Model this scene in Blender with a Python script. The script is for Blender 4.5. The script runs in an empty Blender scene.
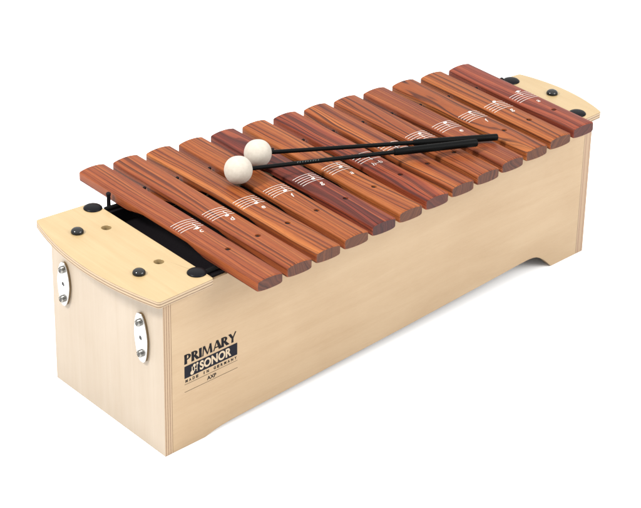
import bpy, bmesh, math, random
from mathutils import Vector, Matrix
S = 0.01                      # everything below is written in centimetres
scn = bpy.context.scene
COL = scn.collection
PI = math.pi

# ------------------------------------------------------------------ helpers
def link(o, parent=None):
    COL.objects.link(o)
    if parent is not None: o.parent = parent
    return o

ORG = {}
def empty(name, loc, label, cat, group=None):
    o = bpy.data.objects.new(name, None)
    o.location = Vector(loc) * S
    o.empty_display_size = 0.03
    o['label'] = label; o['category'] = cat
    if group: o['group'] = group
    link(o); ORG[o] = Vector(loc)
    return o

def build(name, bm, mats, parent, origin=(0, 0, 0), smooth=True, bevel=None, seg=2, label=None, angle=35):
    """bm is in cm, world placed; origin is the object's own origin (cm)"""
    og = Vector(origin)
    bmesh.ops.translate(bm, verts=bm.verts, vec=-og)
    bmesh.ops.scale(bm, verts=bm.verts, vec=(S, S, S))
    bmesh.ops.recalc_face_normals(bm, faces=bm.faces)
    me = bpy.data.meshes.new(name)
    bm.to_mesh(me); bm.free()
    if not isinstance(mats, (list, tuple)): mats = [mats]
    for m in mats: me.materials.append(m)
    if smooth:
        me.polygons.foreach_set('use_smooth', [True] * len(me.polygons))
        me.set_sharp_from_angle(angle=math.radians(angle))
    o = bpy.data.objects.new(name, me)
    link(o, parent)
    po = ORG.get(parent, Vector((0, 0, 0))) if parent is not None else Vector((0, 0, 0))
    o.location = (og - po) * S
    ORG[o] = og
    if bevel:
        md = o.modifiers.new('soft_edges', 'BEVEL')
        md.width = bevel * S; md.segments = seg; md.limit_method = 'ANGLE'; md.angle_limit = math.radians(40)
        md.harden_normals = True
    if label: o['label'] = label
    return o

def prism(bm, pts, vec, mat=0, side=None):
    """extrude a closed polygon (list of 3D points) along vec"""
    v0 = [bm.verts.new(p) for p in pts]
    v1 = [bm.verts.new(Vector(p) + Vector(vec)) for p in pts]
    n = len(pts)
    f = bm.faces.new(v0); f.material_index = mat
    f = bm.faces.new(v1[::-1]); f.material_index = mat
    for i in range(n):
        f = bm.faces.new((v0[(i + 1) % n], v0[i], v1[i], v1[(i + 1) % n]))
        f.material_index = mat if side is None else side
    return bm

def lathe(bm, prof, c, axis='Z', n=32, mat=0, sx=1, sy=1):
    """prof: list of (radius, height)"""
    rings = []
    def P(a, r, h):
        u, v = math.cos(a) * r * sx, math.sin(a) * r * sy
        if axis == 'Z': d = (u, v, h)
        elif axis == 'X': d = (-h, u, v)          # grows towards -X
        return Vector(c) + Vector(d)
    for r, h in prof:
        if r < 1e-6: rings.append([bm.verts.new(P(0, 0, h))])
        else: rings.append([bm.verts.new(P(2 * PI * i / n, r, h)) for i in range(n)])
    for a, b in zip(rings, rings[1:]):
        for i in range(n):
            j = (i + 1) % n
            if len(a) == 1 and len(b) == 1: break
            if len(a) == 1: f = bm.faces.new((a[0], b[i], b[j]))
            elif len(b) == 1: f = bm.faces.new((a[i], b[0], a[j]))
            else: f = bm.faces.new((a[i], b[i], b[j], a[j]))
            f.material_index = mat
    for rg in (rings[0], rings[-1]):
        if len(rg) > 1:
            f = bm.faces.new(rg); f.material_index = mat
    return bm

def tube_path(bm, path, n=20):
    """path: list of (point, radius) with capped ends"""
    rings = []
    for i, (p, r) in enumerate(path):
        p = Vector(p)
        a = Vector(path[max(i - 1, 0)][0]); b = Vector(path[min(i + 1, len(path) - 1)][0])
        t = (b - a).normalized()
        u = t.cross(Vector((0, 0, 1))).normalized(); w = u.cross(t)
        rings.append([bm.verts.new(p + (u * math.cos(2 * PI * k / n) + w * math.sin(2 * PI * k / n)) * r) for k in range(n)])
    for a, b in zip(rings, rings[1:]):
        for i in range(n):
            j = (i + 1) % n
            bm.faces.new((a[i], b[i], b[j], a[j]))
    bm.faces.new(rings[0]); bm.faces.new(rings[-1])
    return bm

def cut(o, cutters):
    """boolean-cut cylinders (bmesh lists in cm, world) out of o and bake the result"""
    bm = bmesh.new()
    for c in cutters: lathe(bm, *c)
    bmesh.ops.translate(bm, verts=bm.verts, vec=-ORG[o])
    bmesh.ops.scale(bm, verts=bm.verts, vec=(S, S, S))
    bmesh.ops.recalc_face_normals(bm, faces=bm.faces)
    me = bpy.data.meshes.new('cutter'); bm.to_mesh(me); bm.free()
    co = bpy.data.objects.new('cutter', me); COL.objects.link(co)
    co.location = ORG[o] * S
    par = o.parent; loc = o.location.copy()
    o.parent = None; o.location = ORG[o] * S
    md = o.modifiers.new('b', 'BOOLEAN'); md.object = co; md.solver = 'EXACT'; md.operation = 'DIFFERENCE'
    try: md.material_mode = 'INDEX'
    except Exception: pass
    bpy.context.view_layer.update()
    dg = bpy.context.evaluated_depsgraph_get()
    nm = bpy.data.meshes.new_from_object(o.evaluated_get(dg), depsgraph=dg)
    old = o.data; nm.name = old.name
    o.modifiers.clear(); o.data = nm
    bpy.data.objects.remove(co); bpy.data.meshes.remove(me)
    o.parent = par; o.location = loc
    nm.set_sharp_from_angle(angle=math.radians(35))

# ------------------------------------------------------------------ materials
def lin(c):
    return tuple((x / 12.92 if x <= .04045 else ((x + .055) / 1.055) ** 2.4) for x in c) + (1,)

class NT:
    def __init__(s, name):
        s.m = bpy.data.materials.new(name); s.m.use_nodes = True
        s.t = s.m.node_tree; s.b = s.t.nodes['Principled BSDF']
    def n(s, typ, **kw):
        nd = s.t.nodes.new(typ)
        for k, v in kw.items():
            if k in nd.inputs.keys() if isinstance(k, str) else False: nd.inputs[k].default_value = v
            else: setattr(nd, k, v)
        return nd
    def l(s, a, b): s.t.links.new(a, b)
    def math(s, op, a, b=None, c=None):
        nd = s.t.nodes.new('ShaderNodeMath'); nd.operation = op
        for i, v in enumerate((a, b, c)):
            if v is None: continue
            if hasattr(v, 'links'): s.l(v, nd.inputs[i])
            else: nd.inputs[i].default_value = v
        return nd.outputs[0]
    def ramp(s, fac, stops, interp='LINEAR'):
        nd = s.t.nodes.new('ShaderNodeValToRGB'); nd.color_ramp.interpolation = interp
        el = nd.color_ramp.elements
        while len(el) < len(stops): el.new(0.5)
        for e, (p, c) in zip(el, stops): e.position = p; e.color = c if len(c) == 4 else tuple(c) + (1,)
        s.l(fac, nd.inputs[0]); return nd.outputs[0]
    def mix(s, fac, a, b, mode='MIX'):
        nd = s.t.nodes.new('ShaderNodeMix'); nd.data_type = 'RGBA'; nd.blend_type = mode
        for i, v in ((0, fac), (6, a), (7, b)):
            if hasattr(v, 'links'): s.l(v, nd.inputs[i])
            else: nd.inputs[i].default_value = v
        return nd.outputs[2]
    def coord(s, scale=(1, 1, 1), loc=(0, 0, 0), rot=(0, 0, 0)):
        tc = s.t.nodes.new('ShaderNodeTexCoord')
        mp = s.t.nodes.new('ShaderNodeMapping')
        mp.inputs['Scale'].default_value = [x * 100 for x in scale]     # metres -> cm
        mp.inputs['Location'].default_value = loc
        mp.inputs['Rotation'].default_value = rot
        s.l(tc.outputs['Object'], mp.inputs[0]); return mp.outputs[0]
    def noise(s, vec, scale=1, detail=3, rough=.5, dist=0, dim='3D'):
        nd = s.t.nodes.new('ShaderNodeTexNoise'); nd.noise_dimensions = dim
        nd.inputs['Scale'].default_value = scale; nd.inputs['Detail'].default_value = detail
        nd.inputs['Roughness'].default_value = rough; nd.inputs['Distortion'].default_value = dist
        s.l(vec, nd.inputs['W' if dim == '1D' else 'Vector']); return nd.outputs['Fac']
    def set(s, **kw):
        for k, v in kw.items():
            k = k.replace('_', ' ')
            if hasattr(v, 'links'): s.l(v, s.b.inputs[k])
            else: s.b.inputs[k].default_value = v
    def bump(s, h, strength=.2, dist=.01):
        nd = s.t.nodes.new('ShaderNodeBump'); nd.inputs['Strength'].default_value = strength
        nd.inputs['Distance'].default_value = dist * S
        s.l(h, nd.inputs['Height']); s.l(nd.outputs[0], s.b.inputs['Normal'])

def plain(name, col, rough=.5, metal=0, coat=0, spec=.5, noise_amt=.04, nscale=3):
    t = NT(name)
    v = t.coord()
    n = t.noise(v, nscale, 4)
    c = tuple(col) + (1,)
    a = tuple(x * (1 - noise_amt * 2) for x in col) + (1,)
    b = tuple(min(1, x * (1 + noise_amt * 2)) for x in col) + (1,)
    t.set(Base_Color=t.mix(n, a, b), Roughness=rough, Metallic=metal, Coat_Weight=coat)
    t.b.inputs['Specular IOR Level'].default_value = spec
    t.b.inputs['Coat Roughness'].default_value = .08
    return t.m

def rosewood(idx, light, mid, dark, vein, streak=4.0, tilt=0.0, ox=2.0, fig=1.0, vein_amt=.7):
    """solid 3D wood: rings round a pith line that wanders along Y; cathedral figure where the surface cuts it flat"""
    t = NT('rosewood')
    rnd = random.Random(100 + idx)
    off = tuple(rnd.uniform(-60, 60) for _ in range(3))
    base = t.coord((1, 1, 1), (0, 0, 0), (math.radians(tilt) * .35, 0, math.radians(tilt)))
    # domain wobble, slow along the grain
    wv = t.coord((.30, .045, .30), off)
    w1 = t.noise(wv, 1, 1, .4)
    wv2 = t.coord((.55, .09, .55), (off[1], off[2], off[0]))
    w2 = t.noise(wv2, 1, 1.2, .4)
    sep = t.n('ShaderNodeSeparateXYZ'); t.l(base, sep.inputs[0])
    x, y, z = sep.outputs
    dx = t.math('ADD', x, t.math('MULTIPLY', t.math('SUBTRACT', w1, .5), 3.2 * fig))
    dz = t.math('ADD', z, t.math('MULTIPLY', t.math('SUBTRACT', w2, .5), 1.3 * fig))
    dx = t.math('ADD', dx, ox)
    dz = t.math('ADD', dz, rnd.uniform(1.0, 2.2))
    r = t.math('SQRT', t.math('ADD', t.math('MULTIPLY', dx, dx), t.math('MULTIPLY', dz, dz)))
    ra = t.noise(t.math('ADD', r, off[0]), streak * .38, 1.5, .5, 0, '1D')     # broad bands
    rb = t.noise(t.math('ADD', r, off[1]), streak, 3.5, .62, 0, '1D')         # narrow streaks
    fibre = t.noise(t.coord((9, .35, 9), off), 1, 3, .6)
    pores = t.noise(t.coord((16, .8, 16), off), 1, 2, .5)
    c = t.ramp(t.math('ADD', t.math('MULTIPLY', ra, .7), t.math('MULTIPLY', fibre, .3)),
               [(.28, dark), (.5, mid), (.72, light)])
    vm = t.ramp(rb, [(.0, (1, 1, 1)), (.38, (.9, .9, .9)), (.47, (.10, .10, .10)), (.56, (0, 0, 0))])
    c = t.mix(t.math('MULTIPLY', vm, vein_amt), c, tuple(vein) + (1,))
    rc = t.noise(t.math('ADD', r, off[2]), streak * 2.6, 2, .55, 0, '1D')       # hair-thin dark lines
    patch = t.noise(t.coord((.5, .09, .5), (off[2], 0, off[1])), 1, 2)
    lm = t.math('MULTIPLY', t.ramp(rc, [(.0, (1, 1, 1)), (.36, (1, 1, 1)), (.44, (0, 0, 0))]), t.ramp(patch, [(.35, (.25, .25, .25)), (.6, (1, 1, 1))]))
    c = t.mix(t.math('MULTIPLY', lm, min(1, vein_amt * 1.1)), c, tuple(vein) + (1,))
    pm = t.ramp(pores, [(.30, (.5, .5, .5)), (.44, (0, 0, 0))])
    c = t.mix(t.math('MULTIPLY', pm, .5), c, tuple(v * .6 for v in vein) + (1,))
    rr = t.math('ADD', t.math('MULTIPLY', pores, .22), .38)
    t.set(Base_Color=c, Roughness=rr, Coat_Weight=.05)
    t.b.inputs['Specular IOR Level'].default_value = .12
    t.b.inputs['Coat Roughness'].default_value = .2
    t.bump(t.math('ADD', t.math('MULTIPLY', pores, .5), t.math('MULTIPLY', fibre, .5)), .25, .02)
    return t.m

def endgrain(src_cols, idx):
    """sawn bar end: same solid rings but browner, duller, with saw-fine radial streaks"""
    mid, dark = src_cols
    t = NT('rosewood_end_grain')
    rnd = random.Random(500 + idx)
    a = rnd.uniform(-50, 60)
    v = t.coord((1, 1, 1), (rnd.uniform(-9, 9), 0, rnd.uniform(-5, 5)), (0, math.radians(a), 0))
    sep = t.n('ShaderNodeSeparateXYZ'); t.l(v, sep.inputs[0])
    wob = t.noise(t.coord((.5, .1, .5), (a, a, 0)), 1, 2)
    w = t.math('ADD', sep.outputs[0], t.math('MULTIPLY', wob, 1.4))
    rb = t.noise(w, 3.2, 4, .65, 0, '1D')
    speck = t.noise(t.coord((14, 1, 14)), 1, 2)
    f = t.math('ADD', t.math('MULTIPLY', rb, .8), t.math('MULTIPLY', speck, .2))
    c = t.ramp(f, [(.36, tuple(dark)), (.62, tuple(mid))])
    t.set(Base_Color=c, Roughness=.62)
    t.b.inputs['Specular IOR Level'].default_value = .3
    return t.m

def birch(name, col, dark, grain='X', gloss=.5, coat=0.0, cloud=.5, seed=0):
    t = NT(name)
    k = {'X': (.035, 1, 1), 'Y': (1, .035, 1), 'Z': (1, 1, .035)}[grain]
    f = {'X': (.25, 9, 9), 'Y': (9, .25, 9), 'Z': (9, 9, .25)}[grain]
    cl = t.noise(t.coord(tuple(q * .75 for q in k), (seed, seed * 2, 1)), 1, 3, .55, .9)
    blot = t.noise(t.coord((.11, .13, .13), (seed + 4, 3, 1)), 1, 3, .5, .4)
    fi = t.noise(t.coord(f, (seed, 1, 3)), 1, 3, .6)
    tot = t.math('ADD', t.math('ADD', t.math('MULTIPLY', cl, .45), t.math('MULTIPLY', blot, .38)), t.math('MULTIPLY', fi, .18))
    fk = t.noise(t.coord(tuple(q * (1.6 if q < 1 else 2.4) for q in f), (seed, 7, 2)), 1, 2, .5)
    tot = t.math('ADD', tot, t.math('MULTIPLY', t.math('SUBTRACT', fk, .5), .22))
    c = t.ramp(tot, [(.5 - .2 / max(cloud, .1) * .5, tuple(dark)), (.5 + .16 / max(cloud, .1) * .5, tuple(col))])
    t.set(Base_Color=c, Roughness=gloss, Coat_Weight=coat)
    t.b.inputs['Coat Roughness'].default_value = .25
    t.b.inputs['Specular IOR Level'].default_value = .35
    t.bump(fi, .12, .01)
    return t.m

def plies(name, axis, lo, hi, n, light, dark):
    """edge of plywood: n veneers across [lo,hi] cm of the object's own axis"""
    t = NT(name)
    v = t.coord()
    sep = t.n('ShaderNodeSeparateXYZ'); t.l(v, sep.inputs[0])
    s = sep.outputs['XYZ'.index(axis)]
    wob = t.noise(t.coord((.6, .6, .6)), 1, 2)
    u = t.math('DIVIDE', t.math('SUBTRACT', t.math('ADD', s, t.math('MULTIPLY', t.math('SUBTRACT', wob, .5), .04)), lo), hi - lo)
    w = t.math('PINGPONG', t.math('MULTIPLY', u, n), 1.0)      # 0..1 triangle: alternate plies
    fi = t.noise(t.coord((5, 5, 5) if axis != 'Z' else (1.5, 1.5, 14)), 1, 3, .6)
    wf = t.math('ADD', w, t.math('MULTIPLY', t.math('SUBTRACT', fi, .5), .35))
    c = t.ramp(wf, [(.46, tuple(light)), (.62, tuple((a * .65 + b * .35) for a, b in zip(light, dark))), (.80, tuple(dark)), (.98, tuple(dark))])
    t.set(Base_Color=c, Roughness=.65)
    t.b.inputs['Specular IOR Level'].default_value = .25
    return t.m

M = {}
M['front'] = birch('birch_veneer_side', (.312, .228, .140), (.262, .180, .102), 'X', .55, 0, .50, 3)
M['end'] = birch('birch_veneer_end', (.290, .242, .190), (.252, .203, .150), 'Z', .5, 0, .6, 8)
M['plate'] = birch('birch_plate_lacquer', (.308, .224, .114), (.270, .187, .086), 'Y', .4, .3, .7, 5)
M['cap'] = plain('black_rubber', (.004, .004, .005), .36, 0, 0, .07)
M['dome'] = plain('black_glossy_plastic', (.004, .004, .004), .08, 0, .0, .35)
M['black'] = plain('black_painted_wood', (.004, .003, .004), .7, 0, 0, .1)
M['cord'] = plain('black_cord', (.004, .004, .004), .9, 0, 0, .1)
M['enamel'] = plain('polished_steel', (.46, .455, .45), .22, 1.0, 0, .5, .09, .5)
M['fibre'] = plain('brown_fibre_spacer', (.12, .075, .03), .6)
M['chrome'] = plain('chrome', (.22, .215, .20), .12, 1, 0, .5, .02)
M['felt'] = None
M['stick'] = plain('black_fibreglass', (.0018, .002, .002), .34, 0, 0, .06)
M['grip'] = plain('black_rubber_grip', (.0018, .002, .002), .42, 0, 0, .05)
M['white_ink'] = plain('white_ink', (.50, .47, .44), .6, 0, 0, .3)
M['navy_ink'] = plain('navy_ink', (.006, .0065, .011), .6, 0, 0, .08, .1, 6)
M['black_ink'] = plain('black_ink', (.005, .0045, .006), .6, 0, 0, .08, .1, 6)
M['cream_ink'] = plain('bare_wood_lettering', (.33, .26, .18), .55, 0, 0, .3)
M['grey_ink'] = plain('grey_ink', (.07, .08, .075), .6, 0, 0, .3)

def ball_mat():
    t = NT('pale_felt_ball')
    n = t.noise(t.coord((3, 3, 3)), 1, 5, .6)
    n2 = t.noise(t.coord((26, 26, 26)), 1, 2, .6)
    c = t.ramp(t.math('ADD', t.math('MULTIPLY', n, .6), t.math('MULTIPLY', n2, .4)), [(.35, (.330, .298, .252)), (.65, (.385, .352, .302))])
    t.set(Base_Color=c, Roughness=.8)
    t.b.inputs['Specular IOR Level'].default_value = .2
    t.b.inputs['Sheen Weight'].default_value = .12
    t.bump(n2, .5, .03)
    return t.m
M['ball'] = ball_mat()

# ------------------------------------------------------------------ dimensions (cm)
H = 16.87; L = 60.2
WL, WR = 9.05, 4.70                 # half widths of the box, left and right
def hw(x): return WL + (WR - WL) * x / L
TP = .70

xyl = empty('xylophone', (30, 0, 0), 'wooden box xylophone with thirteen reddish brown bars on a pale plywood sound box', 'xylophone')

# ---- end boards
def end_board(x0, x1, mats, origin):
    bm = bmesh.new()
    a, b = hw(x0), hw(x1)
    vs = [bm.verts.new(p) for p in [(x0, -a, 0), (x1, -b, 0), (x1, b, 0), (x0, a, 0), (x0, -a, H), (x1, -b, H), (x1, b, H), (x0, a, H)]]
    for idx, mi in [((0, 3, 2, 1), 1), ((4, 5, 6, 7), 1), ((0, 4, 7, 3), 0), ((1, 2, 6, 5), 0), ((0, 1, 5, 4), 1), ((3, 7, 6, 2), 1)]:
        f = bm.faces.new([vs[i] for i in idx]); f.material_index = mi
    return build('end_board', bm, mats, xyl, origin, bevel=.06)
ply_l, ply_d = (.29, .21, .135), (.165, .105, .066)
end_board(0, .95, [M['end'], plies('plywood_edge', 'X', 0, .95, 7, ply_l, ply_d)], (0, 0, 0))
end_board(L - 1.15, L, [M['end'], plies('plywood_edge', 'X', -1.15, 0, 4, (.275, .195, .13), (.225, .15, .10))], (L, 0, 0))

# ---- long side boards: one long low cut-out between two feet, as in the photograph
X0, X1 = .95, L - 1.15
bottom = [(X0, 0), (4.95, 0), (5.2, .06), (5.6, .16), (6.2, .30), (7.0, .43), (8.2, .54), (15.2, .80), (23, 1.08), (31.4, 1.36), (38.8, 1.67), (46.5, 2.0),
          (49.7, 2.16), (51.0, 2.20), (51.8, 2.14), (52.4, 2.00), (53.0, 1.70), (53.6, 1.27), (54.2, .74), (54.6, .34), (54.85, .08), (55.0, 0), (X1, 0)]
def side_board(sgn):
    top = H - .04
    pts = [(x, sgn * (hw(x) - .012), z) for x, z in bottom] + [(X1, sgn * (hw(X1) - .012), top), (X0, sgn * (hw(X0) - .012), top)]
    bm = bmesh.new()
    prism(bm, pts, (0, -sgn * .9, 0), 0, 1)
    o = build('side_board', bm, [M['front'], M['sideedge']], xyl, (0, 0, 0), smooth=False)
    md = o.modifiers.new('b', 'BEVEL'); md.width = .05 * S; md.segments = 2; md.limit_method = 'ANGLE'; md.angle_limit = math.radians(60)
    return o
M['sideedge'] = plain('cut_plywood_edge', (.20, .135, .075), .7)
side_board(-1); side_board(1)

# ---- added black board inside the box, darkens the cavity and gaps between bars
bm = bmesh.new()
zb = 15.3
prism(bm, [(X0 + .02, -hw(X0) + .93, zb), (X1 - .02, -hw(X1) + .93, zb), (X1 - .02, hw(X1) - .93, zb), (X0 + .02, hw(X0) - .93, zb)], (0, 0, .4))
build('added_dark_board', bm, M['black'], xyl, (30, 0, zb), smooth=False)

# ---- rails with cord and pins
def railpos(x, side):        # y of node line
    return (-(7.72 - (x - 6.9) * .0665)) if side < 0 else (8.05 - (x - 6.9) * .0665)
BX0, PITCH, BW = 6.86, 3.8, 3.0
HOLEY = [-7.75, -7.40, -7.15, -6.85, -6.65, -6.45, -6.05, -5.87, -5.61, -5.30, -5.03, -4.80, -4.62]
for side in (-1, 1):
    xa, xb = 5.75, 55.7
    bm = bmesh.new()
    prism(bm, [(xa, railpos(xa, side) - .52, 15.72), (xb, railpos(xb, side) - .30, 15.72), (xb, railpos(xb, side) + .55, 15.72), (xa, railpos(xa, side) + .55, 15.72)], (0, 0, 1.42))
    rl = build('support_rail', bm, M['black'], xyl, (30, railpos(30, side), 16), bevel=.05)
    bm = bmesh.new()
    tube_path(bm, [((x, railpos(x, side), 17.36), .215) for x in (xa, 20, 35, xb)], 14)
    build('cord', bm, M['cord'], rl, (30, railpos(30, side), 17.3))
    for k in range(14):
        x = BX0 - .40 + PITCH * k
        if k == 13: x = BX0 + 12 * PITCH + BW + .38
        if side < 0:
            if k in (13,): continue
            x = BX0 + BW * .5 + .12 + PITCH * k       # pins standing in the drilled ends
            ztop = 18.78  # raised so the black pin top stands in for shade in the hole
        else:
            ztop = 18.5
        y = railpos(x, side) if side > 0 else HOLEY[k] + .04
        bm = bmesh.new()
        if side > 0:
            if k in (0, 13):
                ztop = 18.9 if k == 0 else 18.55; x -= .12 if k == 0 else 0; y += .25
                prof = [(.3, 17.1), (.2, 17.25), (.19, ztop - .4), (.24, ztop - .27), (.25, ztop - .1), (.16, ztop), (0, ztop + .03)]
            else:
                prof = [(.12, 17.0), (.12, ztop - .25), (.17, ztop - .18), (.17, ztop - .06), (.1, ztop), (0, ztop + .01)]
        else:
            prof = [(.20, 17.0), (.20, ztop - .06), (.15, ztop), (0, ztop)]
        lathe(bm, prof, (x, y, 0), n=14)
        build('pin', bm, M['black'], rl, (x, y, 17))

# ---- end plates (lacquered plywood tops of the box ends)
def arc(p0, p1, bulge, n, axis_sign):
    out = []
    for i in range(n + 1):
        t = i / n
        x = p0[0] + (p1[0] - p0[0]) * t
        y = p0[1] + (p1[1] - p0[1]) * t
        out.append((x + axis_sign * bulge * (1 - (2 * t - 1) ** 2), y))
    return out
def rounded(pts, rad, corners):
    out = []
    n = len(pts)
    for i, p in enumerate(pts):
        if i in corners:
            a = Vector(pts[i - 1]); b = Vector(p); c = Vector(pts[(i + 1) % n])
            u = (a - b).normalized(); v = (c - b).normalized()
            p0 = b + u * rad; p2 = b + v * rad
            for k in range(7):
                t = k / 6
                q = (1 - t) ** 2 * p0 + 2 * t * (1 - t) * b + t * t * p2
                out.append((q.x, q.y))
        else: out.append(tuple(p))
    return out
plate_edge = plies('plate_plywood_edge', 'Z', 0, TP, 5, (.31, .235, .155), (.13, .085, .055))
def plate(outline, origin, caps, domes, holes):
    bm = bmesh.new()
    prism(bm, [(x, y, H) for x, y in outline], (0, 0, TP), 0, 1)
    o = build('end_plate', bm, [M['plate'], plate_edge], xyl, origin)
    if holes: cut(o, [([(.48, H - .5), (.48, H + TP + .5)], (x, y, 0)) for x, y in holes])
    md = o.modifiers.new('soft', 'BEVEL'); md.width = .055 * S; md.segments = 2; md.limit_method = 'ANGLE'; md.angle_limit = math.radians(50)
    wn = o.modifiers.new('wn', 'WEIGHTED_NORMAL'); wn.keep_sharp = True; wn.weight = 100
    zt = H + TP
    for x, y in caps:
        bm = bmesh.new()
        lathe(bm, [(0, zt - .2), (.80, zt - .2), (.93, zt + .005), (.92, zt + .06), (.82, zt + .16), (.6, zt + .25), (.3, zt + .30), (0, zt + .31)], (x, y, 0), n=40)
        build('rubber_cap', bm, M['cap'], o, (x, y, zt))
    for x, y in domes:
        bm = bmesh.new()
        lathe(bm, [(0, zt - .2), (.55, zt - .2), (.60, zt + .005), (.63, zt + .10), (.58, zt + .27), (.42, zt + .42), (.2, zt + .49), (0, zt + .51)], (x, y, 0), n=40)
        build('domed_stud', bm, M['dome'], o, (x, y, zt))
    return o
cl = arc((-1.12, -10.05), (-1.0, 10.0), 1.52, 28, -1)
out = [(5.5, -9.55)] + [cl[0]] + cl[1:-1] + [cl[-1]] + [(5.5, 9.72)]
out = rounded(out, .35, {1, len(out) - 2, 0, len(out) - 1})
plate(out, (2, 0, H), [(4.72, 8.68), (4.88, -7.72)], [(.70, 5.45), (.62, -4.6)], [(3.45, 4.62), (3.42, -3.85)])
cr = arc((59.72, 6.22), (59.72, -6.22), 1.05, 28, 1)
out = [(55.95, 6.45)] + cr + [(55.95, -6.5)]
out = rounded(out, .35, {1, len(out) - 2})
plate(out, (58, 0, H), [(57.6, 5.35), (57.35, -4.95)], [(58.8, .25)], [])

# ---- metal latch plates on the left end board
def latch(yc, zc, tilt, hlen=2.42, blunt=.88):
    def outline(grow, x):
        pts = []
        n = 48
        for i in range(n):
            a = 2 * PI * i / n
            t = math.cos(a)                      # along the length
            hl, hwid = hlen + grow, 1.0 + grow
            z = hl * t
            w = hwid * (abs(math.sin(a)) ** blunt) * (1 if math.sin(a) >= 0 else -1) * (.86 + .14 * (1 - abs(t)))
            c, s = math.cos(tilt), math.sin(tilt)
            pts.append((x, yc + w * c - z * s, zc + z * c + w * s))
        return pts
    bm = bmesh.new(); prism(bm, outline(-.06, 0), (-.20, 0, 0))
    pl = None
    bm2 = bmesh.new(); prism(bm2, outline(0, -.20), (-.13, 0, 0))
    pl = build('latch_plate', bm2, M['enamel'], xyl, (-.3, yc, zc), bevel=.04)
    cut_list = [([(.21, -1.5), (.21, 1.5)], (-.3, yc, zc), 'X', 20)]
    # bake bevel before cutting is not needed: cut first, keep the soft edge
    mods = [(m.name) for m in pl.modifiers]; pl.modifiers.clear(); cut(pl, cut_list)
    md = pl.modifiers.new('soft', 'BEVEL'); md.width = .035 * S; md.segments = 2; md.limit_method = 'ANGLE'; md.angle_limit = math.radians(50)
    build('spacer', bm, M['fibre'], pl, (0, yc, zc), smooth=False)
    bm = bmesh.new(); lathe(bm, [(0, .02), (.19, .02), (.19, .26), (0, .26)], (0, yc, zc), 'X', 20)
    build('hole_dark_plug', bm, M['dome'], pl, (-.2, yc, zc))  # added black plug, stands in for the shade inside the centre hole
    for dz in (1.62, -1.62):
        y, z = yc - dz * math.sin(tilt), zc + dz * math.cos(tilt)
        bm = bmesh.new()
        lathe(bm, [(0, -.1), (.30, .0), (.36, .42), (.36, .56), (.30, .64), (.26, .66), (.24, .60), (.16, .58), (0, .58)], (0, y, z), 'X', 28)
        build('bolt', bm, M['chrome'], pl, (-.4, y, z))
        bm = bmesh.new()
        lathe(bm, [(0, .50), (.17, .50), (.17, .605), (0, .605)], (0, y, z), 'X', 20)
        build('recess_dark_disc', bm, M['dome'], pl, (-.6, y, z))  # black disc stands in for shade in the hollow of the bolt head
latch(6.75, 11.75, math.radians(2))
latch(-5.9, 11.68, math.radians(-3), 2.58, .68)

# ---- tone bars
def blen(k): return (-14.147 + .417 * k, 14.147 - .353 * k)
DOME = .21; TZ = 18.67; TH = 1.03
def top_z(u):                       # u = x from bar centre
    a = min(abs(u) / (BW / 2), 1)
    return TZ + DOME * (1 - a ** 2.2)
def section(thick):
    """outline of a bar across: (u, z) closed loop"""
    h = BW / 2; pts = []
    n = 14
    for i in range(n + 1):
        u = -h + .10 + (BW - .20) * i / n
        pts.append((u, top_z(u)))
    pts += [(h - .03, TZ - .03), (h, TZ - .12)]
    zb = TZ - thick
    pts += [(h, zb + .16), (h - .06, zb + .06), (h - .2, zb - .02)]
    for i in range(1, 8):
        u = (h - .2) * (1 - 2 * i / 8)
        pts.append((u, zb - .02 - .10 * (1 - (abs(u) / h) ** 2)))
    pts += [(-h + .2, zb - .02), (-h + .06, zb + .06), (-h, zb + .16), (-h, TZ - .12), (-h + .03, TZ - .03)]
    return pts
PAL = {
 'orange': ((0.2500, 0.0759, 0.0204), (0.1798, 0.0449, 0.0126), (0.1009, 0.0205, 0.0078), (0.0228, 0.0047, 0.0037)),
 'amber':  ((.255, .082, .0205), (.192, .051, .0128), (.118, .0245, .0078), (.026, .0058, .0038)),
 'purple': ((.195, .046, .0180), (.112, .0205, .0112), (.052, .0086, .0072), (.010, .0021, .0026)),
 'red':    ((0.2456, 0.0624, 0.0193), (0.1621, 0.0312, 0.0115), (0.0865, 0.0143, 0.0074), (0.0177, 0.0031, 0.0032)),
 'brown':  ((0.2325, 0.0681, 0.0204), (0.1623, 0.0387, 0.0126), (0.0948, 0.0190, 0.0080), (0.0210, 0.0042, 0.0035)),
 'plum':   ((0.2068, 0.0499, 0.0216), (0.1463, 0.0294, 0.0145), (0.0907, 0.0161, 0.0094), (0.0242, 0.0040, 0.0047)),
}
#        palette   streak tilt  ox   fig  vein
SPEC = [('brown', 3.4, 1.0, 3.0, .50, .62), ('orange', 3.4, 1.5, 3.4, .50, .70), ('amber', 3.8, -1.0, 3.2, .55, .70), ('amber', 3.2, 1.2, 3.6, .45, .70),
        ('purple', 3.6, 2.0, 1.8, .75, .70), ('amber', 3.4, -1.5, 3.0, .6, .75), ('red', 3.8, 1.0, 2.2, .65, .85), ('orange', 3.6, 1.5, 2.6, .6, .85),
        ('orange', 3.4, 1.6, 2.4, .65, .85), ('brown', 3.8, -1.0, 2.8, .55, .80), ('amber', 3.4, 2.5, .9, .95, .85), ('amber', 3.6, 1.0, 3.0, .5, .75), ('plum', 3.2, -1.0, 2.6, .55, .65)]
NOTES = ['c', 'd', 'e', 'f', 'g', 'a', 'h\u2013b', 'c', 'd', 'e', 'f', 'g', 'a']

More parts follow.
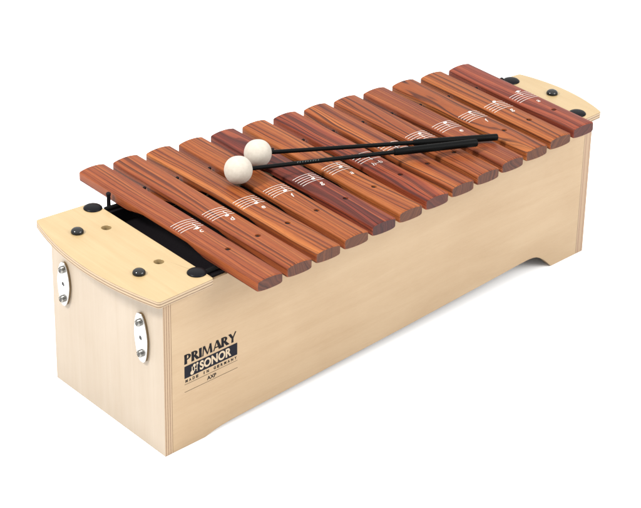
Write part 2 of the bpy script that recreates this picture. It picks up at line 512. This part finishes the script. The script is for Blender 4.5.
def text_mesh(txt, size, shear=0.0, offset=0.0, sx=1.0, fit=None, align='LEFT', spacing=1.0, heavy=0):
    """returns list of (verts2d, faces) of a filled text, size in cm"""
    cu = bpy.data.curves.new('t', 'FONT'); cu.body = txt; cu.size = 1; cu.shear = shear; cu.offset = offset
    cu.align_x = 'LEFT'; cu.resolution_u = 6; cu.space_character = spacing
    ob = bpy.data.objects.new('t', cu); COL.objects.link(ob)
    bpy.context.view_layer.update()
    dg = bpy.context.evaluated_depsgraph_get()
    me = bpy.data.meshes.new_from_object(ob.evaluated_get(dg), depsgraph=dg)
    vs = [(v.co.x, v.co.y) for v in me.vertices]; fs = [tuple(p.vertices) for p in me.polygons]
    bpy.data.objects.remove(ob); bpy.data.curves.remove(cu); bpy.data.meshes.remove(me)
    x0 = min(v[0] for v in vs); x1 = max(v[0] for v in vs); y0 = min(v[1] for v in vs); y1 = max(v[1] for v in vs)
    if fit:
        fw, fh = fit
        vs = [((x - x0) / (x1 - x0) * fw, (y - y0) / (y1 - y0) * fh) for x, y in vs]
    else:
        vs = [((x - x0) * size * sx, (y - y0) * size) for x, y in vs]
    return vs, fs

def marking(k, bar, xc, origin):
    """white staff, note and letter printed on the domed top of bar k"""
    bm = bmesh.new()
    lift = .012
    def P(u, y): return (xc + u, y, top_z(u) + lift)
    ytop = -.80 + .113 * k
    sp = .395
    us = [-1.34 + 2.68 * i / 24 for i in range(25)]
    for j in range(5):
        y = ytop - sp * j
        w = .029
        a = [bm.verts.new(P(u, y + w)) for u in us]; b = [bm.verts.new(P(u, y - w)) for u in us]
        for i in range(24): bm.faces.new((a[i], b[i], b[i + 1], a[i + 1]))
    # note head: staff position rises with the scale, c below the staff to a above it
    pos = -1 + .5 * k                       # in line spaces above the bottom line
    nu = .30
    ny = ytop - 4 * sp + sp * pos
    n = 18
    hd = []
    for i in range(n):
        a = 2 * PI * i / n
        ex, ey = .25 * math.cos(a), .175 * math.sin(a)
        hd.append(bm.verts.new((xc + nu + ex * .94 - ey * .3, ny + ey * .94 + ex * .3, top_z(nu + ex) + lift + .006)))
    bm.faces.new(hd)
    # stem
    up = k < 6
    su = nu + (.21 if up else -.21)
    y0, y1 = (ny, ny + 1.0) if up else (ny, ny - 1.0)
    v = [bm.verts.new(p) for p in [(xc + su - .03, y0, top_z(su) + lift + .006), (xc + su + .03, y0, top_z(su) + lift + .006),
                                   (xc + su + .03, y1, top_z(su) + lift + .006), (xc + su - .03, y1, top_z(su) + lift + .006)]]
    bm.faces.new(v)
    # ledger line for the outermost notes
    if k == 0 or k == 12:
        v = [bm.verts.new(P(*q)) for q in [(nu - .42, ny + .04), (nu - .42, ny - .04), (nu + .42, ny - .04), (nu + .42, ny + .04)]]
        for q in v: q.co.z += .01
        bm.faces.new(v)
    vs, fs = text_mesh(NOTES[k], .98 if k != 6 else .86, .22, .0)
    mx = max(q[0] for q in vs); 
    cx_, cy_ = (.33 if k != 6 else .0), ytop - 2.88
    tv = [bm.verts.new((xc + cx_ + x - mx / 2, cy_ + y, 0)) for x, y in vs]
    for q in tv: q.co.z = top_z(q.co.x - xc) + lift
    for f in fs: bm.faces.new([tv[i] for i in f])
    return build('note_marking', bm, M['white_ink'], bar, origin, smooth=False)

LB = {4: 'dark purplish red wooden bar, much darker than its neighbours', 12: 'plum coloured wooden bar, shortest of the row', 0: 'longest orange brown wooden bar with arched underside showing',
      10: 'orange brown bar with swirling arched grain'}
for k in range(13):
    yn, yf = blen(k)
    xc = BX0 + PITCH * k + BW / 2
    prof = []
    zc = .5 + .02 * k                            # thickness in the middle of the carved arch
    half = (yf - yn) / 2; mid = (yf + yn) / 2
    ys = [yn, yn + .07]
    N = 56
    arch = half * .46 
    for i in range(N + 1): ys.append(yn + .14 + (yf - yn - .28) * i / N)
    ys += [yf - .07, yf]
    bm = bmesh.new(); rings = []
    for i, y in enumerate(ys):
        a = abs(y - mid) / arch
        if a < 1:
            s = (1 - a * a); s = s * s * (3 - 2 * s)
            s = min(1, s * 1.25)
            th = TH - (TH - zc) * s
        else: th = TH
        inset = {0: .09, 1: .03, len(ys) - 1: .09, len(ys) - 2: .03}.get(i, 0)
        sec = section(th)
        zm = TZ - th / 2 + .05
        ring = []
        for u, z in sec:
            uu = u * (1 - inset / (BW / 2)); zz = zm + (z - zm) * (1 - inset / .6)
            ring.append(bm.verts.new((xc + uu, y, zz)))
        rings.append(ring)
    n = len(rings[0])
    for a, b in zip(rings, rings[1:]):
        for i in range(n):
            j = (i + 1) % n
            bm.faces.new((a[i], a[j], b[j], b[i]))
    for rg in (rings[0], rings[-1]):
        f = bm.faces.new(rg); f.material_index = 1
    pal, st, tl, ox, fg, va = SPEC[k]
    c = PAL[pal]
    m1 = rosewood(k, *c, streak=st, tilt=tl, ox=ox, fig=fg, vein_amt=va)
    m2 = endgrain(((c[1][0] * .42, c[1][1] * .50, c[1][2] * .72), (c[2][0] * .28, c[2][1] * .34, c[2][2] * .42)), k)
    o = build('tone_bar', bm, [m1, m2], xyl, (xc, 0, TZ - .5), label=LB.get(k), angle=42)
    cut(o, [([(.25, TZ - 2), (.25, TZ + .12), (.31, TZ + .24), (.31, TZ + .6)], (xc + .12, HOLEY[k], 0), 'Z', 24)])
    wn = o.modifiers.new('wn', 'WEIGHTED_NORMAL'); wn.keep_sharp = True; wn.weight = 80
    marking(k, o, xc, (xc, 0, TZ))

# ---- printed logo on the front board
bm_n = bmesh.new(); 
th = (WL - WR) / L
def FP(x, z, lift=.012): return (x, -(WL - th * x) - lift + .012, z)
def add_text(bm, txt, x, z, w, h, mi, lift, **kw):
    vs, fs = text_mesh(txt, 1, fit=(w, h), **kw)
    tv = [bm.verts.new(FP(x + a, z + b, lift)) for a, b in vs]
    for f in fs:
        g = bm.faces.new([tv[i] for i in f]); g.material_index = mi
def poly(bm, pts, x, z, s, mi, lift):
    tv = [bm.verts.new(FP(x + a * s[0], z + b * s[1], lift)) for a, b in pts]
    g = bm.faces.new(tv); g.material_index = mi
def rect(bm, x0, z0, x1, z1, mi, lift):
    tv = [bm.verts.new(FP(a, b, lift)) for a, b in ((x0, z0), (x1, z0), (x1, z1), (x0, z1))]
    g = bm.faces.new(tv); g.material_index = mi
# flared strokes for the heading PRIMARY (unit height letters)
def stroke(p, q, w0, w1): 
    d = (Vector(q) - Vector(p)).normalized(); nrm = Vector((-d.y, d.x))
    p = Vector(p); q = Vector(q)
    return [tuple(p - nrm * w0 / 2), tuple(q - nrm * w1 / 2), tuple(q + nrm * w1 / 2), tuple(p + nrm * w0 / 2)]
def bowl(cx, cy, rx, ry, w, wt, a0=-90, a1=90, n=14):
    """half ring, thick at the right; returned as quads"""
    out = []
    for i in range(n):
        a = math.radians(a0 + (a1 - a0) * i / n); b = math.radians(a0 + (a1 - a0) * (i + 1) / n)
        def pt(t, inner):
            ww = wt + (w - wt) * max(0, math.cos(t))
            return (cx + (rx - (ww if inner else 0)) * math.cos(t), cy + (ry - (wt if inner else 0)) * math.sin(t))
        out.append([pt(a, 0), pt(b, 0), pt(b, 1), pt(a, 1)])
    return out
def V(x0, x1, w0, w1, h=1.0):          # vertical flared stem
    m = (x0 + x1) / 2
    w0 += .05; w1 += .05
    return [(m - w0 / 2, 0), (m + w0 / 2, 0), (m + w1 / 2, h / 2), (m + w0 / 2, h), (m - w0 / 2, h), (m - w1 / 2, h / 2)]
def glyph(ch):
    sw, tw = .21, .13
    if ch == 'P': return [V(.02, .22, .23, .19)] + bowl(.20, .70, .42, .30, .24, tw) + [[(.1, .90), (.22, .90), (.22, 1), (.1, 1)]], .66
    if ch == 'R': return [V(.02, .22, .23, .19)] + bowl(.20, .72, .38, .28, .24, tw) + [[(.18, .52), (.42, .52), (.80, 0), (.48, 0)]] , .74
    if ch == 'I': return [V(.02, .22, .23, .19)], .28
    if ch == 'M': return [[(.0, 0), (.11, 0), (.20, 1), (.08, 1)], [(.07, 1), (.27, 1), (.56, .06), (.46, .0)], [(.44, 0), (.54, 0), (.86, 1), (.74, 1)], [(.70, 1), (.88, 1), (.99, 0), (.76, 0)]], 1.05
    if ch == 'A': return [[(-.02, 0), (.10, 0), (.40, 1), (.30, 1)], [(.26, 1), (.48, 1), (.84, 0), (.54, 0)], [(.16, .24), (.62, .24), (.60, .36), (.20, .36)]], .80
    if ch == 'Y': return [[(.24, 0), (.46, 0), (.45, .46), (.27, .46)], [(.24, .48), (.48, .44), (.20, 1), (-.06, 1)], [(.34, .50), (.45, .44), (.74, 1.02), (.62, 1.06)]], .72
x = 0; glyphs = []
for ch in 'PRIMARY':
    g, adv = glyph(ch); glyphs.append((x, g)); x += adv + (.015 if ch not in 'AR' else -.01)
sc = 6.42 / (x - .02)
for gx, g in glyphs:
    for q, p in enumerate(g):
        poly(bm_n, p, 2.50 + gx * sc, 9.10, (sc, 1.05), 1, .012 + .0006 * (q % 3))
# a slight descending flourish of the R/last letters is too small to see; the bar below
rect(bm_n, 2.48, 7.57, 9.06, 8.88, 0, .012)
add_text(bm_n, 'SONOR', 4.35, 7.76, 3.95, .98, 2, .018, offset=.035)
# symbol left of the name: two crossed-over mallets as a round head pair with stems
def disc(cx, cz, r, mi, lift, n=20):
    tv = [bm_n.verts.new(FP(cx + r * math.cos(2 * PI * i / n), cz + r * math.sin(2 * PI * i / n), lift)) for i in range(n)]
    g = bm_n.faces.new(tv); g.material_index = mi
disc(3.42, 7.90, .23, 2, .018); disc(3.70, 8.58, .17, 2, .018); disc(4.06, 8.64, .13, 2, .0184)
rect(bm_n, 3.36, 8.05, 3.47, 8.55, 2, .0186); rect(bm_n, 3.66, 7.95, 3.76, 8.5, 2, .0188); rect(bm_n, 3.98, 7.82, 4.06, 8.58, 2, .0192)
rect(bm_n, 3.70, 8.12, 4.02, 8.20, 2, .0196)
mg = 'MADE IN GERMANY'
slots = len(mg); pitchx = 6.55 / slots
for i, ch in enumerate(mg):
    if ch == ' ': continue
    add_text(bm_n, ch, 2.52 + i * pitchx + .07 * (1 if ch != 'I' else 2), 7.10, .28 if ch != 'I' else .10, .31, 1, .012, offset=.05)
rect(bm_n, 2.48, 6.90, 9.1, 6.935, 1, .012)
add_text(bm_n, 'AXP', 5.25, 6.26, 1.15, .42, 1, .012, offset=.03)
rect(bm_n, 2.48, 6.08, 9.1, 6.115, 1, .012)
build('printed_logo', bm_n, [M['navy_ink'], M['black_ink'], M['cream_ink']], xyl, (5.8, -8.65, 8.5), smooth=False,
      label='black printed lettering PRIMARY SONOR MADE IN GERMANY AXP')

# ------------------------------------------------------------------ mallets
def mallet(head, tail, grip_at, r_head, r_grip, label, marks=False):
    head = Vector(head); tail = Vector(tail)
    root = empty('mallet', tuple(head - Vector((0, 0, r_head))), label, 'mallet', 'pair of mallets lying on the bars')
    d = (tail - head); ln = d.length; d.normalize()
    bm = bmesh.new(); bmesh.ops.create_uvsphere(bm, u_segments=64, v_segments=40, radius=r_head)
    rng = random.Random(int(ln * 10))
    q = d.to_track_quat('Z', 'Y').to_matrix().to_4x4()
    for v in bm.verts:
        z = v.co.z / r_head
        v.co *= 1 - .012 * math.cos(z * 5)
    bmesh.ops.transform(bm, matrix=Matrix.Translation(head) @ q, verts=bm.verts)
    build('head', bm, M['ball'], root, tuple(head))
    g = (Vector(grip_at) - head).dot(d)
    r = .215
    bm = bmesh.new()
    tube_path(bm, [(head + d * t, r) for t in (.8, ln * .3, ln * .6, g + .3)], 18)
    # small ferrule where the shaft enters the ball
    st = build('shaft', bm, M['stick'], root, tuple(head + d * g * .5))
    bm = bmesh.new()
    t = ln
    tube_path(bm, [(head + d * (g - .02), r + .03), (head + d * (g + .05), r_grip * .86), (head + d * (g + .3), r_grip * .9), (head + d * (g + 1.2), r_grip * .96), (head + d * (t - 1.5), r_grip),
                   (head + d * (t - .18), r_grip), (head + d * (t - .05), r_grip * .93), (head + d * t, r_grip * .75)], 24)
    build('grip', bm, M['grip'], root, tuple(head + d * (g + ln) * .5))
    if marks:                                      # tiny worn pale print on the shaft
        bm = bmesh.new()
        side = d.cross(Vector((0, 0, 1))).normalized(); upv = side.cross(d)
        a0 = 6.0
        for i in range(9):
            w = .12 if i % 3 else .2
            for (l0, l1, h0, h1) in ((0, .05, -.06, .06), (0, w, .03, .06)):
                pts = []
                for l_, h_ in ((l0, h0), (l1, h0), (l1, h1), (l0, h1)):
                    an = h_ / r + math.radians(50)
                    nrm = side * math.cos(an) + upv * math.sin(an)
                    pts.append(bm.verts.new(head + d * (a0 + i * .27 + l_) + nrm * (r + .006 + (.002 if w else 0))))
                bm.faces.new(pts)
        build('small_print', bm, M['grey_ink'], st, tuple(head + d * 7), smooth=False)
    return root
ZH = TZ + DOME + 1.40
mallet((21.36, 4.05, ZH - .01), (44.13, -6.45, 19.30), (36.2, -2.26, 19.6), 1.385, .36,
       'black mallet with pale round head, farther one, its shaft running behind the other')
mallet((17.53, 2.28, ZH), (41.0, -6.70, 19.70), (32.7, -3.39, 19.8), 1.40, .40,
       'black mallet with pale round head, nearer one, its grip lying over the other', True)

# ------------------------------------------------------------------ floor
bm = bmesh.new()
prism(bm, [(-900, -900, -1), (1500, -900, -1), (1500, 1500, -1), (-900, 1500, -1)], (0, 0, .985))
fl = build('floor', bm, plain('white_studio_surface', (.93, .93, .93), .9, 0, 0, .1, .003), None, (0, 0, 0), smooth=False)
fl['kind'] = 'structure'
fl['label'] = 'seamless white studio surface under the xylophone'

# ------------------------------------------------------------------ light
w = bpy.data.worlds.new('World'); scn.world = w; w.use_nodes = True
bg = w.node_tree.nodes['Background']
wt = w.node_tree                                  # white studio: dimmer walls, bright overhead
tc = wt.nodes.new('ShaderNodeTexCoord'); sp = wt.nodes.new('ShaderNodeSeparateXYZ'); rp = wt.nodes.new('ShaderNodeValToRGB')
wt.links.new(tc.outputs['Generated'], sp.inputs[0]); wt.links.new(sp.outputs[2], rp.inputs[0]); wt.links.new(rp.outputs[0], bg.inputs[0])
rp.color_ramp.elements[0].position = 0; rp.color_ramp.elements[0].color = (.30, .30, .30, 1)
rp.color_ramp.elements[1].position = 1; rp.color_ramp.elements[1].color = (1, .995, .985, 1)
bg.inputs[1].default_value = 2.55

def area(name, loc, target, size, power, col=(1, 1, 1)):
    ld = bpy.data.lights.new(name, 'AREA'); ld.shape = 'RECTANGLE'; ld.size, ld.size_y = size[0] * S, size[1] * S
    ld.energy = power; ld.color = col
    o = bpy.data.objects.new(name, ld); link(o)
    o.location = Vector(loc) * S
    o.rotation_euler = (Vector(target) - Vector(loc)).to_track_quat('-Z', 'Y').to_euler()
    return o
area('key_softbox', (-150, 40, 190), (25, 0, 15), (38, 38), 80, (1, .985, .96))

area('added_front_fill', (110, -190, 150), (32, -25, 5), (140, 110), 48, (1, .99, .975))  # added fill lamp, brightens the shaded floor and the front board

# ------------------------------------------------------------------ camera
cd = bpy.data.cameras.new('Camera'); cam = bpy.data.objects.new('Camera', cd); link(cam)
C = Vector((-103.5096405020806, -152.58639216089733, 118.60826174359036))
R = Vector((0.7676588733015901, -0.6406234178380015, 0.017363489248726438))
U = Vector((0.2959481645595507, 0.3784063176377682, 0.8770537855032937))
F = Vector((0.568431647724831, 0.6681394280308428, -0.4800782921310354))
mw = Matrix(((R.x, U.x, -F.x, C.x * S), (R.y, U.y, -F.y, C.y * S), (R.z, U.z, -F.z, C.z * S), (0, 0, 0, 1)))
cam.matrix_world = mw
cd.sensor_fit = 'HORIZONTAL'; cd.sensor_width = 36; cd.lens = 2255.08 / 641 * 36
cd.clip_start = .05; cd.clip_end = 100
scn.camera = cam
scn.view_settings.view_transform = 'Standard'; scn.view_settings.look = 'None'
scn.view_settings.exposure = 0; scn.view_settings.gamma = 1
